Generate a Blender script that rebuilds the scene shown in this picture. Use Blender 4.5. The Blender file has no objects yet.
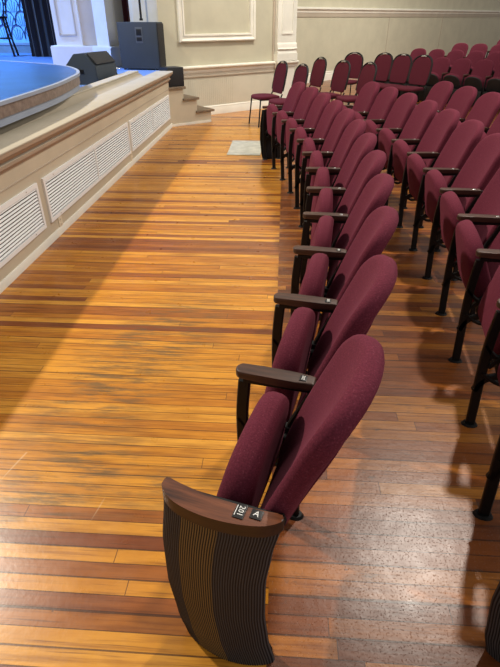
import bpy, bmesh, math, random
from mathutils import Vector, Matrix
random.seed(7)
SC = bpy.context.scene
COL = SC.collection

# ------------------------------------------------------------------ camera
F_PX, CX, CY, CAM_H = 500.0, 250.0, 333.5, 1.6
pitch = math.atan2(CY - 17, F_PX)
yaw = math.atan2(286 - CX, F_PX / math.cos(pitch))
fw = Vector((-math.sin(yaw) * math.cos(pitch), math.cos(yaw) * math.cos(pitch), -math.sin(pitch)))
rt = Vector((math.cos(yaw), math.sin(yaw), 0)); up = rt.cross(fw)
cam = bpy.data.cameras.new('camera'); cam.sensor_fit = 'VERTICAL'; cam.sensor_height = 24
cam.lens = 24 * F_PX / 667; cam.clip_start = .05; cam.clip_end = 100
co = bpy.data.objects.new('camera', cam); COL.objects.link(co)
m = Matrix((rt, up, -fw)).transposed().to_4x4(); m.translation = (0, 0, CAM_H); co.matrix_world = m
SC.camera = co

# ------------------------------------------------------------------ light and exposure
world = bpy.data.worlds.new('world'); SC.world = world; world.use_nodes = True
world.node_tree.nodes['Background'].inputs[0].default_value = (1, .97, .92, 1)
world.node_tree.nodes['Background'].inputs[1].default_value = .35
SC.view_settings.view_transform = 'Standard'; SC.view_settings.look = 'None'
SC.view_settings.exposure = 0; SC.view_settings.gamma = 1


def area(name, loc, target, size, power, color, spread=180):
    l = bpy.data.lights.new(name, 'AREA'); l.shape = 'DISK'; l.size = size; l.energy = power; l.color = color
    l.spread = math.radians(spread)
    o = bpy.data.objects.new(name, l); COL.objects.link(o); o.location = loc
    o.rotation_euler = (Vector(target) - Vector(loc)).to_track_quat('-Z', 'Y').to_euler()
    return o


area('stage_side_light', (-5.45, 4.6, 6.1), (.5, 3.2, 0), .26, 560, (1, .91, .76))
area('added_fill_light', (8.5, 1.0, 6.5), (-1.0, 5.0, .4), 2.6, 260, (1, .96, .90))  # added soft fill, brightens the stage front and chairs
area('house_light', (2.4, 5.2, 6.1), (1.0, 2.4, 0), .34, 270, (1, .91, .80))
area('added_rear_wall_light', (5.2, 12.2, 6.0), (3.2, 17.5, 1.2), 1.0, 260, (1, .93, .82), 120)  # added lamp, lifts the dark far wall behind the rear block
area('wall_wash_light', (1.6, 9.4, 5.6), (-1.0, 11.2, 1.2), .8, 95, (1, .93, .82), 110)
area('stage_blue_light', (-6.5, 9.5, 6.5), (-5.0, 9, .8), .7, 260, (.20, .42, 1), 75)
area('stage_blue_light', (-8.0, 12.0, 5.5), (-7.2, 14.1, 1.5), .7, 200, (.14, .42, 1), 90)


# ------------------------------------------------------------------ material helpers
def srgb(r, g, b):
    f = lambda c: (c / 255 / 12.92) if c / 255 <= .04045 else ((c / 255 + .055) / 1.055) ** 2.4
    return (f(r), f(g), f(b), 1)


class NT:
    def __init__(s, name):
        s.m = bpy.data.materials.new(name); s.m.use_nodes = True; s.t = s.m.node_tree
        s.b = s.t.nodes['Principled BSDF']

    def n(s, typ, **kw):
        x = s.t.nodes.new(typ)
        for k, v in kw.items(): setattr(x, k, v)
        return x

    def link(s, a, b): s.t.links.new(a, b)

    def put(s, sock, v):
        if hasattr(v, 'is_output') or hasattr(v, 'links') and not isinstance(v, (int, float, tuple)): s.link(v, sock)
        else: sock.default_value = v

    def math(s, op, a, b=0.0, c=None):
        x = s.n('ShaderNodeMath', operation=op)
        s.put(x.inputs[0], a); s.put(x.inputs[1], b)
        if c is not None: s.put(x.inputs[2], c)
        return x.outputs[0]

    def mix(s, f, a, b, mode='MIX'):
        x = s.n('ShaderNodeMix', data_type='RGBA', blend_type=mode)
        s.put(x.inputs[0], f); s.put(x.inputs[6], a); s.put(x.inputs[7], b)
        return x.outputs[2]

    def ramp(s, f, stops, interp='LINEAR'):
        x = s.n('ShaderNodeValToRGB'); r = x.color_ramp; r.interpolation = interp
        while len(r.elements) < len(stops): r.elements.new(.5)
        for e, (p, c) in zip(r.elements, stops): e.position = p; e.color = c
        s.put(x.inputs[0], f); return x.outputs[0]

    def comb(s, x=0.0, y=0.0, z=0.0):
        c = s.n('ShaderNodeCombineXYZ'); s.put(c.inputs[0], x); s.put(c.inputs[1], y); s.put(c.inputs[2], z)
        return c.outputs[0]

    def coord(s, kind='Object'):
        return s.n('ShaderNodeTexCoord').outputs[kind]

    def sep(s, v):
        x = s.n('ShaderNodeSeparateXYZ'); s.link(v, x.inputs[0]); return x.outputs

    def noise(s, vec, scale, detail=3, rough=.5):
        x = s.n('ShaderNodeTexNoise'); s.put(x.inputs['Vector'], vec)
        x.inputs['Scale'].default_value = scale; x.inputs['Detail'].default_value = detail
        x.inputs['Roughness'].default_value = rough
        return x.outputs[0]

    def mapping(s, vec, scale=(1, 1, 1), loc=(0, 0, 0)):
        x = s.n('ShaderNodeMapping'); s.link(vec, x.inputs[0]); x.inputs['Scale'].default_value = scale
        x.inputs['Location'].default_value = loc
        return x.outputs[0]

    def bump(s, h, strength, dist):
        x = s.n('ShaderNodeBump'); x.inputs['Strength'].default_value = strength
        x.inputs['Distance'].default_value = dist; s.put(x.inputs['Height'], h)
        s.link(x.outputs[0], s.b.inputs['Normal'])

    def set(s, **kw):
        names = dict(color='Base Color', rough='Roughness', metal='Metallic', coat='Coat Weight', coat_rough='Coat Roughness',
                     sheen='Sheen Weight', spec='Specular IOR Level', ecol='Emission Color', estr='Emission Strength')
        for k, v in kw.items(): s.put(s.b.inputs[names[k]], v)
        return s


def plain(name, rgb, rough=.5, metal=0.0, var=.06, scale=6, bump=0.0, bscale=60, **kw):
    t = NT(name); v = t.noise(t.coord(), scale, 3)
    c = srgb(*rgb)
    d = tuple(x * (1 - var * 2) for x in c[:3]) + (1,)
    t.set(color=t.ramp(v, [(.3, d), (.7, c)]), rough=rough, metal=metal, **kw)
    if bump: t.bump(t.noise(t.coord(), bscale, 4), bump, .002)
    return t.m


def fabric(name, rgb, fleck=.5):
    t = NT(name); o = t.coord()
    big = t.noise(o, 5, 2); fine = t.noise(o, 230, 2); fl = t.noise(o, 170, 1)
    c = srgb(*rgb); dk = tuple(x * .62 for x in c[:3]) + (1,)
    lt = tuple(min(1, x * 1.25 + .02) for x in c[:3]) + (1,)
    base = t.ramp(fine, [(.3, dk), (.7, c)])
    base = t.mix(t.math('MULTIPLY', big, .25), base, dk)
    base = t.mix(t.math('MULTIPLY', t.ramp(fl, [(.62, (0, 0, 0, 1)), (.72, (1, 1, 1, 1))]), fleck), base, lt)
    t.set(color=base, rough=.95, sheen=.12, spec=.12); t.b.inputs['Sheen Tint'].default_value = srgb(190, 110, 130)
    t.bump(fine, .35, .0015)
    return t.m


def wood(name, dark, light, axis=0, scale=1, rough=.35, coat=.3):
    t = NT(name); o = t.coord(); sc = [40 * scale] * 3; sc[axis] = 4 * scale
    g = t.noise(t.mapping(o, tuple(sc)), 1, 5, .6)
    t.set(color=t.ramp(g, [(.32, srgb(*dark)), (.68, srgb(*light))]), rough=rough, coat=coat, coat_rough=.2)
    t.bump(g, .15, .001)
    return t.m


def floor_mat(name, pitch_m, length, ramp_stops, gloss_rough, stain=False, worn=False, rows=()):
    t = NT(name); o = t.coord(); x, y, z = t.sep(o)
    row = t.math('FLOOR', t.math('DIVIDE', y, pitch_m))
    wn = t.n('ShaderNodeTexWhiteNoise', noise_dimensions='1D'); t.link(row, wn.inputs['W'])
    xs = t.math('ADD', t.math('DIVIDE', x, length), t.math('MULTIPLY', wn.outputs[0], 7.3))
    colm = t.math('FLOOR', xs)
    w2 = t.n('ShaderNodeTexWhiteNoise', noise_dimensions='2D'); t.link(t.comb(row, colm), w2.inputs['Vector'])
    ident = w2.outputs[0]
    for rr, val in rows:           # single boards of a known tone
        mk = t.math('COMPARE', row, float(rr), .4)
        ident = t.math('ADD', t.math('MULTIPLY', ident, t.math('SUBTRACT', 1.0, mk)), t.math('MULTIPLY', mk, val))
    base = t.ramp(ident, ramp_stops)
    off = t.math('MULTIPLY', ident, 37.0)
    grain = t.noise(t.comb(t.math('ADD', t.math('MULTIPLY', x, 2.2), off), t.math('MULTIPLY', y, 55.0), off), 1, 5, .62)
    wav = t.noise(t.comb(t.math('ADD', t.math('MULTIPLY', x, 5.0), off), t.math('MULTIPLY', y, 18.0), off), 1, 3, .6)
    g = t.ramp(grain, [(.3, (.44, .34, .26, 1)), (.52, (1, 1, 1, 1)), (.8, (1.12, 1.08, 1.0, 1))])
    base = t.mix(.75, base, g, 'MULTIPLY')
    g2 = t.ramp(wav, [(.35, (.72, .62, .52, 1)), (.6, (1.05, 1.05, 1.05, 1))])
    base = t.mix(.55, base, g2, 'MULTIPLY')
    streak = t.noise(t.comb(t.math('ADD', t.math('MULTIPLY', x, 3.2), off), t.math('MULTIPLY', y, 150.0), off), 1, 2, .5)
    base = t.mix(t.ramp(streak, [(.60, (0, 0, 0, 1)), (.74, (.62, .62, .62, 1))]), base, srgb(92, 52, 22))
    fy = t.math('FRACT', t.math('DIVIDE', y, pitch_m)); fx = t.math('FRACT', xs)
    ey = t.math('MINIMUM', fy, t.math('SUBTRACT', 1.0, fy)); ex = t.math('MINIMUM', fx, t.math('SUBTRACT', 1.0, fx))
    # gap: only some seams are open and dark
    w3 = t.n('ShaderNodeTexWhiteNoise', noise_dimensions='1D')
    t.link(t.math('ROUND', t.math('DIVIDE', y, pitch_m)), w3.inputs['W'])
    openn = t.math('MULTIPLY', t.math('ADD', t.math('MULTIPLY', t.math('POWER', w3.outputs[0], 5.0), .06), .026),
                   t.math('ADD', .5, t.noise(t.comb(t.math('MULTIPLY', x, 1.6), row), 1, 2)))
    gap = t.math('MAXIMUM', t.math('LESS_THAN', ey, openn), t.math('LESS_THAN', ex, .0012 / length * 1.2))
    base = t.mix(t.math('MULTIPLY', gap, .75), base, srgb(52, 28, 16))
    rough = t.math('ADD', gloss_rough, t.math('MULTIPLY', t.noise(o, 9, 4, .6), .22))
    hgt = t.math('ADD', t.math('MULTIPLY', gap, -1.0), t.math('MULTIPLY', grain, .12))
    hgt = t.math('ADD', hgt, t.math('MULTIPLY', t.noise(o, 14 if worn else 42, 3, .6), .9 if worn else .25))
    # small dark nail holes, dents and knots
    v = t.n('ShaderNodeTexVoronoi', feature='F1'); t.link(t.mapping(o, (5, 9, 1)), v.inputs['Vector']); v.inputs['Scale'].default_value = 1.0
    spot = t.math('LESS_THAN', t.math('ADD', v.outputs['Distance'], t.math('MULTIPLY', t.noise(o, 40, 2), .10)), .085 if worn else .062)
    base = t.mix(t.math('MULTIPLY', spot, .6), base, srgb(48, 34, 26))
    if worn:
        m1 = t.noise(t.comb(t.math('MULTIPLY', x, 7.0), t.math('MULTIPLY', y, 14.0)), 1, 5, .7)
        base = t.mix(t.ramp(m1, [(.60, (0, 0, 0, 1)), (.70, (.7, .7, .7, 1))]), base, srgb(70, 58, 46))
        v2 = t.noise(t.comb(x, y), 150, 2)
        hgt = t.math('ADD', hgt, t.math('MULTIPLY', t.ramp(v2, [(.6, (0, 0, 0, 1)), (.7, (1, 1, 1, 1))]), .5))
    if stain:
        # dull grey worn streak running diagonally over the boards
        def blob(cx, cy, rx, ry, ang):
            ca, sa = math.cos(ang), math.sin(ang)
            dx = t.math('SUBTRACT', x, cx); dy = t.math('SUBTRACT', y, cy)
            u = t.math('DIVIDE', t.math('ADD', t.math('MULTIPLY', dx, ca), t.math('MULTIPLY', dy, sa)), rx)
            w = t.math('DIVIDE', t.math('SUBTRACT', t.math('MULTIPLY', dy, ca), t.math('MULTIPLY', dx, sa)), ry)
            d = t.math('SQRT', t.math('ADD', t.math('MULTIPLY', u, u), t.math('MULTIPLY', w, w)))
            return t.math('MAXIMUM', t.math('SUBTRACT', 1.0, d), 0.0)
        m = t.math('MAXIMUM', blob(-.74, 2.25, 1.05, .42, 1.22), blob(-.85, 1.35, .45, .25, .8))
        m = t.math('MAXIMUM', m, t.math('MULTIPLY', blob(-.45, 1.35, .4, .2, .3), .5))
        st = t.noise(t.comb(t.math('MULTIPLY', x, 4.0), t.math('MULTIPLY', y, 34.0)), 1, 5, .7)
        m = t.math('MULTIPLY', t.math('MINIMUM', t.math('MULTIPLY', m, 1.8), 1.0), t.ramp(st, [(.46, (0, 0, 0, 1)), (.60, (.72, .72, .72, 1))]))
        base = t.mix(m, base, srgb(92, 80, 56))
        # fine straight scuffs in the nearest boards
        for an, sx, sy, sd in ((1.35, 26.0, 1.5, 0.0), (.75, 30.0, 1.8, 9.0)):
            ca, sa = math.cos(an), math.sin(an)
            u = t.math('ADD', t.math('MULTIPLY', x, ca), t.math('MULTIPLY', y, sa))
            w = t.math('SUBTRACT', t.math('MULTIPLY', y, ca), t.math('MULTIPLY', x, sa))
            sn = t.noise(t.comb(t.math('MULTIPLY', w, sx), t.math('MULTIPLY', u, sy), sd), 1, 2, .5)
            line = t.math('MULTIPLY', t.ramp(sn, [(.70, (0, 0, 0, 1)), (.74, (1, 1, 1, 1))]), t.math('LESS_THAN', y, 1.5))
            base = t.mix(t.math('MULTIPLY', line, .28), base, srgb(232, 208, 168))
    t.set(color=base, rough=rough, coat=.34 if worn else .22, coat_rough=.22 if not worn else .34, spec=.4)
    t.bump(hgt, .6, .0025)
    return t.m


def painted(name, rgb, seams=False, speck=.03):
    t = NT(name); o = t.coord(); c = srgb(*rgb)
    v = t.noise(o, 2.5, 4, .6)
    d = tuple(x * (1 - speck * 3) for x in c[:3]) + (1,)
    t.set(color=t.ramp(v, [(.35, d), (.65, c)]), rough=.55, spec=.3)
    t.bump(t.noise(o, 90, 3), .12, .002)
    return t.m


M = {}
ROWS = ((26, .6), (27, .5), (45, .04), (21, .12), (19, .02), (17, .10), (15, .08), (14, .13), (25, .55), (24, .7), (23, .62), (22, .8), (20, .75), (18, .6), (16, .5), (13, .7), (32, .8), (33, .3), (40, .6), (48, .12), (49, .13), (66, .11), (67, .03), (68, .12), (85, .12))
M['floor_gold'] = floor_mat('honey_floor_boards', .056, 3.1, [
    (0.0, srgb(122, 62, 26)), (.08, srgb(146, 82, 32)), (.17, srgb(184, 114, 32)), (.45, srgb(202, 134, 38)),
    (.7, srgb(211, 145, 45)), (1.0, srgb(220, 158, 60))], .20, stain=True,
    rows=ROWS)
M['floor_brown'] = floor_mat('worn_floor_boards', .062, 1.15, [
    (0.0, srgb(112, 60, 28)), (.25, srgb(130, 70, 26)), (.5, srgb(148, 84, 30)), (.75, srgb(164, 98, 34)),
    (1.0, srgb(184, 120, 44))], .22, worn=True)
M['maroon'] = fabric('maroon_weave', (108, 44, 60))
M['maroon_banquet'] = fabric('wine_weave', (92, 36, 48), .3)
M['iron'] = plain('black_cast_iron', (9, 10, 12), .5, 0, spec=.35, bump=.3, bscale=50)
M['black_plastic'] = plain('black_plastic', (24, 26, 30), .5, bump=.25, bscale=140)
M['speaker_black'] = plain('black_speaker_paint', (48, 58, 68), .6, bump=.4, bscale=220)
M['handle_grey'] = plain('grey_handle_plastic', (78, 84, 90), .5)
M['grille'] = plain('black_speaker_mesh', (26, 27, 32), .6, bump=.6, bscale=300)
M['arm_wood'] = wood('dark_walnut_varnish', (40, 23, 16), (84, 52, 36), 0, 1.2, .5, .04)
M['arm_wood_red'] = wood('reddish_walnut_varnish', (54, 26, 14), (128, 74, 46), 0, 1.2, .35, .3)
M['arm_edge'] = wood('dark_walnut_edge', (34, 20, 14), (62, 38, 28), 0, 1.0, .5, .1)
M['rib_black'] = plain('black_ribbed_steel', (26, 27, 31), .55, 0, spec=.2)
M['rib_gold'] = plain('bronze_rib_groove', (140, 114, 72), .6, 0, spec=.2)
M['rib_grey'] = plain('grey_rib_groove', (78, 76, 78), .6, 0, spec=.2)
M['plate_black'] = plain('black_number_plate', (14, 14, 16), .4)
M['plate_white'] = plain('white_lettering', (236, 236, 232), .5)
M['nickel'] = plain('worn_nickel', (190, 190, 188), .3, .9)
M['wall'] = painted('warm_cream_wall_paint', (194, 189, 166))
M['wall_low'] = painted('pale_wainscot_paint', (204, 199, 180))
M['trim'] = painted('ivory_trim_paint', (232, 229, 216))
M['trim_shade'] = painted('taupe_trim_paint', (178, 166, 148))
M['stage_paint'] = painted('cream_stage_paint', (198, 188, 166))
M['curb_paint'] = painted('beige_curb_paint', (168, 157, 138))
M['stage_cap'] = painted('ivory_stage_coping', (182, 173, 155))
M['taupe'] = painted('taupe_cornice_shadow', (170, 150, 130))  # shadow under the cornice nosing, put into the colour
M['vent'] = painted('white_vent_enamel', (236, 238, 238), speck=.01)
M['vent_dark'] = plain('vent_shade_dark', (60, 58, 56), .8)
M['outlet'] = plain('ivory_outlet_plastic', (226, 216, 192), .4)
M['blue_floor'] = plain('blue_lit_stage_floor', (96, 130, 185), .6, bump=.3, bscale=80)  # blue of the stage lighting is put into the deck colour
M['blue_platform'] = plain('blue_gloss_platform', (44, 90, 152), .36, var=.12, scale=3)
M['plat_wood'] = wood('grey_brown_fascia', (104, 88, 80), (138, 122, 112), 0, .5, .5, .1)
M['plat_white'] = plain('pale_blue_edging', (150, 160, 178), .45)
M['column'] = painted('white_proscenium_paint', (206, 208, 208))
M['column_shade'] = painted('shaded_proscenium_paint', (176, 168, 158))  # darker copy of the column paint, for its face in shadow
M['drape_black'] = plain('black_velour', (16, 20, 32), .95, sheen=.3)
M['drape_red'] = plain('dark_red_velour', (116, 42, 46), .9, sheen=.4)
M['drape_beige'] = plain('beige_drape', (186, 176, 160), .9, sheen=.2)
M['backdrop'] = plain('pale_blue_scenery', (150, 200, 240), .7)
M['tracery'] = plain('navy_scenery_line', (28, 58, 110), .6)
M['scenery_grey'] = plain('grey_scenery_base', (130, 140, 150), .7)
M['tread'] = wood('worn_step_tread', (96, 82, 66), (140, 122, 100), 0, .6, .6, .05)
M['mat'] = plain('pale_marbled_mat', (186, 180, 156), .7, var=.14, scale=9, bump=.4, bscale=60)


# ------------------------------------------------------------------ mesh helpers
def obj(name, bm, mats, parent=None, smooth=True, loc=None, angle=40):
    me = bpy.data.meshes.new(name)
    bmesh.ops.recalc_face_normals(bm, faces=bm.faces)
    bm.to_mesh(me); bm.free()
    for mt in (mats if isinstance(mats, (list, tuple)) else [mats]): me.materials.append(mt)
    if smooth:
        me.polygons.foreach_set('use_smooth', [True] * len(me.polygons))
        me.set_sharp_from_angle(angle=math.radians(angle))
    o = bpy.data.objects.new(name, me); COL.objects.link(o)
    if parent: o.parent = parent
    if loc: o.location = loc
    return o


def tag(o, label=None, cat=None, group=None, kind=None):
    if label: o['label'] = label
    if cat: o['category'] = cat
    if group: o['group'] = group
    if kind: o['kind'] = kind
    return o


def thing(name, label, cat, loc=(0, 0, 0), rz=0, group=None):
    o = bpy.data.objects.new(name, None); COL.objects.link(o); o.location = loc; o.rotation_euler.z = rz
    o.empty_display_size = .1
    return tag(o, label, cat, group)


def struct(name, bm, mat, smooth=True):
    return tag(obj(name, bm, mat, smooth=smooth), kind='structure')


def B(): return bmesh.new()


def box(bm, lo, hi, bev=0.0, mi=0, mat=None):
    r = bmesh.ops.create_cube(bm, size=1)
    vs = r['verts']
    for v in vs:
        v.co = Vector([lo[i] + (v.co[i] + .5) * (hi[i] - lo[i]) for i in range(3)])
    fs = list({f for v in vs for f in v.link_faces})
    if bev:
        es = list({e for v in vs for e in v.link_edges})
        rr = bmesh.ops.bevel(bm, geom=es, offset=bev, segments=2, affect='EDGES', profile=.7)
        vs = list({v for f in rr['faces'] for v in f.verts} | {v for v in vs if v.is_valid})
        fs = list({f for v in vs for f in v.link_faces})
    for f in fs: f.material_index = mi
    if mat is not None: bmesh.ops.transform(bm, matrix=mat, verts=vs)
    return vs


def obox(bm, o, ax, lo, hi, bev=0.0, mi=0):
    """box in a frame with origin o and horizontal axis direction ax (local x), local y = normal, z up"""
    ax = Vector((ax[0], ax[1], 0)).normalized(); ny = Vector((-ax.y, ax.x, 0))
    mt = Matrix((ax, ny, Vector((0, 0, 1)))).transposed().to_4x4(); mt.translation = Vector(o)
    return box(bm, lo, hi, bev, mi, mt)


def tube(bm, pts, r, n=8, mi=0, closed=False, flat=1.0):
    pts = [Vector(p) for p in pts]; N = len(pts); rings = []
    prev = None
    for i, p in enumerate(pts):
        if closed: d = pts[(i + 1) % N] - pts[i - 1]
        else: d = pts[min(i + 1, N - 1)] - pts[max(i - 1, 0)]
        d.normalize()
        if prev is None:
            a = Vector((0, 1, 0)) if abs(d.y) < .8 else Vector((1, 0, 0))
        else: a = prev
        s = (a - d * a.dot(d)).normalized(); prev = s; t = d.cross(s)
        rr = r[i] if isinstance(r, (list, tuple)) else r
        rings.append([bm.verts.new(p + s * math.cos(2 * math.pi * k / n) * rr + t * math.sin(2 * math.pi * k / n) * rr * flat) for k in range(n)])
    for i in range(N if closed else N - 1):
        a, b = rings[i], rings[(i + 1) % N]
        for k in range(n):
            f = bm.faces.new((a[k], a[(k + 1) % n], b[(k + 1) % n], b[k])); f.material_index = mi
    if not closed:
        for rg in (rings[0], rings[-1]):
            f = bm.faces.new(rg); f.material_index = mi


def smoothline(pts, n=5):
    """Catmull-Rom through control points"""
    P = [Vector(p) for p in pts]; out = []
    for i in range(len(P) - 1):
        p0, p1, p2, p3 = P[max(i - 1, 0)], P[i], P[i + 1], P[min(i + 2, len(P) - 1)]
        for k in range(n):
            t = k / n
            out.append(.5 * ((2 * p1) + (p2 - p0) * t + (2 * p0 - 5 * p1 + 4 * p2 - p3) * t * t + (3 * p1 - p0 - 3 * p2 + p3) * t ** 3))
    out.append(P[-1]); return out


def bar(bm, pts, w, y0, y1, n=5, mi=0, closed=False):
    """flat cast bar: centre line in the x-z plane, width w in plane, from y0 to y1"""
    L = [Vector((p[0], 0, p[1])) for p in pts]
    if not closed: L = smoothline(L, n)
    N = len(L); ring = []
    for i, p in enumerate(L):
        d = (L[(i + 1) % N] - L[i - 1]) if closed else (L[min(i + 1, N - 1)] - L[max(i - 1, 0)])
        d.normalize(); s = Vector((-d.z, 0, d.x))
        ww = (w[0] + (w[1] - w[0]) * i / (N - 1)) if isinstance(w, tuple) else w
        c = min(.004, ww * .2); h = ww / 2
        q = []
        for (a, y) in ((h, y0 + c), (h - c, y0), (-h + c, y0), (-h, y0 + c), (-h, y1 - c), (-h + c, y1), (h - c, y1), (h, y1 - c)):
            v = p + s * a; q.append(bm.verts.new((v.x, y, v.z)))
        ring.append(q)
    for i in range(N if closed else N - 1):
        a, b = ring[i], ring[(i + 1) % N]
        for k in range(8):
            f = bm.faces.new((a[k], a[(k + 1) % 8], b[(k + 1) % 8], b[k])); f.material_index = mi
    if not closed: bm.faces.new(ring[0]); bm.faces.new(ring[-1])


def disc_y(bm, x, z, r, y0, y1, n=16, mi=0):
    a = [bm.verts.new((x + math.cos(6.2832 * k / n) * r, y0, z + math.sin(6.2832 * k / n) * r)) for k in range(n)]
    b = [bm.verts.new((x + math.cos(6.2832 * k / n) * r * .85, y1, z + math.sin(6.2832 * k / n) * r * .85)) for k in range(n)]
    for k in range(n): bm.faces.new((a[k], a[(k + 1) % n], b[(k + 1) % n], b[k])).material_index = mi
    bm.faces.new(a).material_index = mi; bm.faces.new(b).material_index = mi


def cyl_z(bm, x, y, z0, z1, r0, r1=None, n=16, sx=1, sy=1, mi=0):
    r1 = r0 if r1 is None else r1
    a = [bm.verts.new((x + math.cos(6.2832 * k / n) * r0 * sx, y + math.sin(6.2832 * k / n) * r0 * sy, z0)) for k in range(n)]
    b = [bm.verts.new((x + math.cos(6.2832 * k / n) * r1 * sx, y + math.sin(6.2832 * k / n) * r1 * sy, z1)) for k in range(n)]
    for k in range(n): bm.faces.new((a[k], a[(k + 1) % n], b[(k + 1) % n], b[k])).material_index = mi
    bm.faces.new(a).material_index = mi; bm.faces.new(b).material_index = mi


def prism(bm, pts, z0, z1, mi=0, bev=0.0, top_mi=None):
    a = [bm.verts.new((p[0], p[1], z0)) for p in pts]; b = [bm.verts.new((p[0], p[1], z1)) for p in pts]
    n = len(pts); fs = []
    for k in range(n): f = bm.faces.new((a[k], a[(k + 1) % n], b[(k + 1) % n], b[k])); f.material_index = mi; fs.append(f)
    f = bm.faces.new(a); f.material_index = mi
    ft = bm.faces.new(b); ft.material_index = mi if top_mi is None else top_mi
    if bev:
        es = list(ft.edges) + list(f.edges)
        bmesh.ops.bevel(bm, geom=es, offset=bev, segments=3, affect='EDGES', profile=.6)


def extrude_profile(bm, prof, p0, ax, length, mi=0):
    """prof: list of (out, z); swept along horizontal direction ax from p0; out = to the right of ax (ax rotated -90)"""
    ax = Vector((ax[0], ax[1], 0)).normalized(); ou = Vector((ax.y, -ax.x, 0))
    p0 = Vector((p0[0], p0[1], 0)); n = len(prof)
    a = [bm.verts.new(p0 + ou * o + Vector((0, 0, z))) for o, z in prof]
    b = [bm.verts.new(p0 + ax * length + ou * o + Vector((0, 0, z))) for o, z in prof]
    for k in range(n): bm.faces.new((a[k], a[(k + 1) % n], b[(k + 1) % n], b[k])).material_index = mi
    bm.faces.new(a).material_index = mi; bm.faces.new(b).material_index = mi


def pad(bm, outline, thick, place, dome=.35, edge=.028, rings=5, mi=0, cen=None):
    """cushion: outline list of (v, t); place(v, t, n) -> Vector; n runs 0 (front) .. thick (back)"""
    N = len(outline)
    cv = sum(p[0] for p in outline) / N; ct = sum(p[1] for p in outline) / N
    if cen: cv, ct = cen
    ext = max(math.hypot(p[0] - cv, p[1] - ct) for p in outline)
    lay = []
    # front: centre -> rim, then round the side, then back: rim -> centre
    for j in range(1, rings + 1):
        s = j / (rings + .0)
        sc = 1 - (1 - s) * 1.0
        lay.append((sc, 'f', s))
    def scaled(sc, inset):
        out = []
        for (v, t) in outline:
            d = math.hypot(v - cv, t - ct); k = sc * (d - inset) / d
            out.append((cv + (v - cv) * k, ct + (t - ct) * k))
        return out
    loops = []
    for j in range(1, rings + 1):
        s = j / rings
        loops.append([(v, t, dome * thick * (s ** 2.2) * .45) for v, t in scaled(s, edge)])
    fz = dome * thick * .45
    e = min(edge, thick * .45)
    for a in (25, 50, 75, 90):
        q = math.radians(a)
        loops.append([(v, t, fz + (thick * .42 - fz * .3) * (1 - math.cos(q))) for v, t in scaled(1, edge * (1 - math.sin(q)))])
    for a in (90, 60, 30, 0):
        q = math.radians(a)
        loops.append([(v, t, thick - (thick * .3) * (1 - math.cos(q))) for v, t in scaled(1, edge * (1 - math.sin(q)))])
    for j in range(rings - 1, 0, -1):
        s = j / rings
        loops.append([(v, t, thick) for v, t in scaled(s, edge)])
    V = [[bm.verts.new(place(*p)) for p in lp] for lp in loops]
    c0 = bm.verts.new(place(cv, ct, 0)); c1 = bm.verts.new(place(cv, ct, thick))
    for k in range(N):
        bm.faces.new((c0, V[0][k], V[0][(k + 1) % N])).material_index = mi
        bm.faces.new((c1, V[-1][(k + 1) % N], V[-1][k])).material_index = mi
    for i in range(len(V) - 1):
        for k in range(N):
            bm.faces.new((V[i][k], V[i + 1][k], V[i + 1][(k + 1) % N], V[i][(k + 1) % N])).material_index = mi


def back_outline(wb, wt, h, top_r, n_top=22, bot_r=.04, ex=2.35):
    """bottom half-width wb, top half-width wt, height h, superelliptic top of height top_r"""
    pts = []
    for k in range(5):
        a = math.pi / 2 * k / 4
        pts.append((wb - bot_r + bot_r * math.sin(a), bot_r - bot_r * math.cos(a)))
    hs = h - top_r
    for k in range(1, 6):
        s = k / 6; pts.append((wb + (wt - wb) * s + .012 * math.sin(s * math.pi), bot_r + (hs - bot_r) * s))
    for k in range(n_top + 1):
        a = math.pi * k / n_top; e = 2 / ex
        c, s = math.cos(a), math.sin(a)
        pts.append((wt * math.copysign(abs(c) ** e, c), hs + top_r * abs(s) ** e))
    for k in range(5, 0, -1):
        s = k / 6; pts.append((-(wb + (wt - wb) * s + .012 * math.sin(s * math.pi)), bot_r + (hs - bot_r) * s))
    for k in range(4, -1, -1):
        a = math.pi / 2 * k / 4
        pts.append((-(wb - bot_r + bot_r * math.sin(a)), bot_r - bot_r * math.cos(a)))
    return pts


def text_bm(bm, s, size, mat, mi=0, depth=.0006):
    cu = bpy.data.curves.new('t', 'FONT'); cu.body = s; cu.size = size; cu.align_x = 'CENTER'; cu.align_y = 'CENTER'
    cu.extrude = depth; cu.resolution_u = 2
    o = bpy.data.objects.new('t', cu); COL.objects.link(o)
    dg = bpy.context.evaluated_depsgraph_get(); me = bpy.data.meshes.new_from_object(o.evaluated_get(dg))
    me.transform(mat); me.materials.clear(); keep = set(bm.faces)
    bm.from_mesh(me)
    for f in set(bm.faces) - keep: f.material_index = mi
    bpy.data.objects.remove(o); bpy.data.curves.remove(cu); bpy.data.meshes.remove(me)


# ================================================================== THE ROOM
bm = B()
def quad(bm, x0, y0, x1, y1, z, t=.1): box(bm, (x0, y0, z - t), (x1, y1, z))
quad(bm, -2.3, -1.2, .004, 17.5, 0)
struct('floor', bm, M['floor_gold'], False)
bm = B(); quad(bm, .004, -1.2, 14, 30, 0)
struct('floor_1', bm, M['floor_brown'], False)

D1 = Vector((.7507, .6606, 0)); N1 = Vector((D1.y, -D1.x, 0))     # side wall direction, normal into the room
P1 = Vector((-1.41, 10.43, 0))
W_H = 5.0
def w1(s, out=0, z=0): return P1 + D1 * s + N1 * out + Vector((0, 0, z))
S_L, S_P0, S_P1 = -.97, 1.59, 2.08                                   # wall start, pilaster
bm = B(); obox(bm, w1(0), D1, (S_L, 0, 0), (S_P1, .3, W_H)); struct('wall_back', bm, M['wall'], False)
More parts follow.
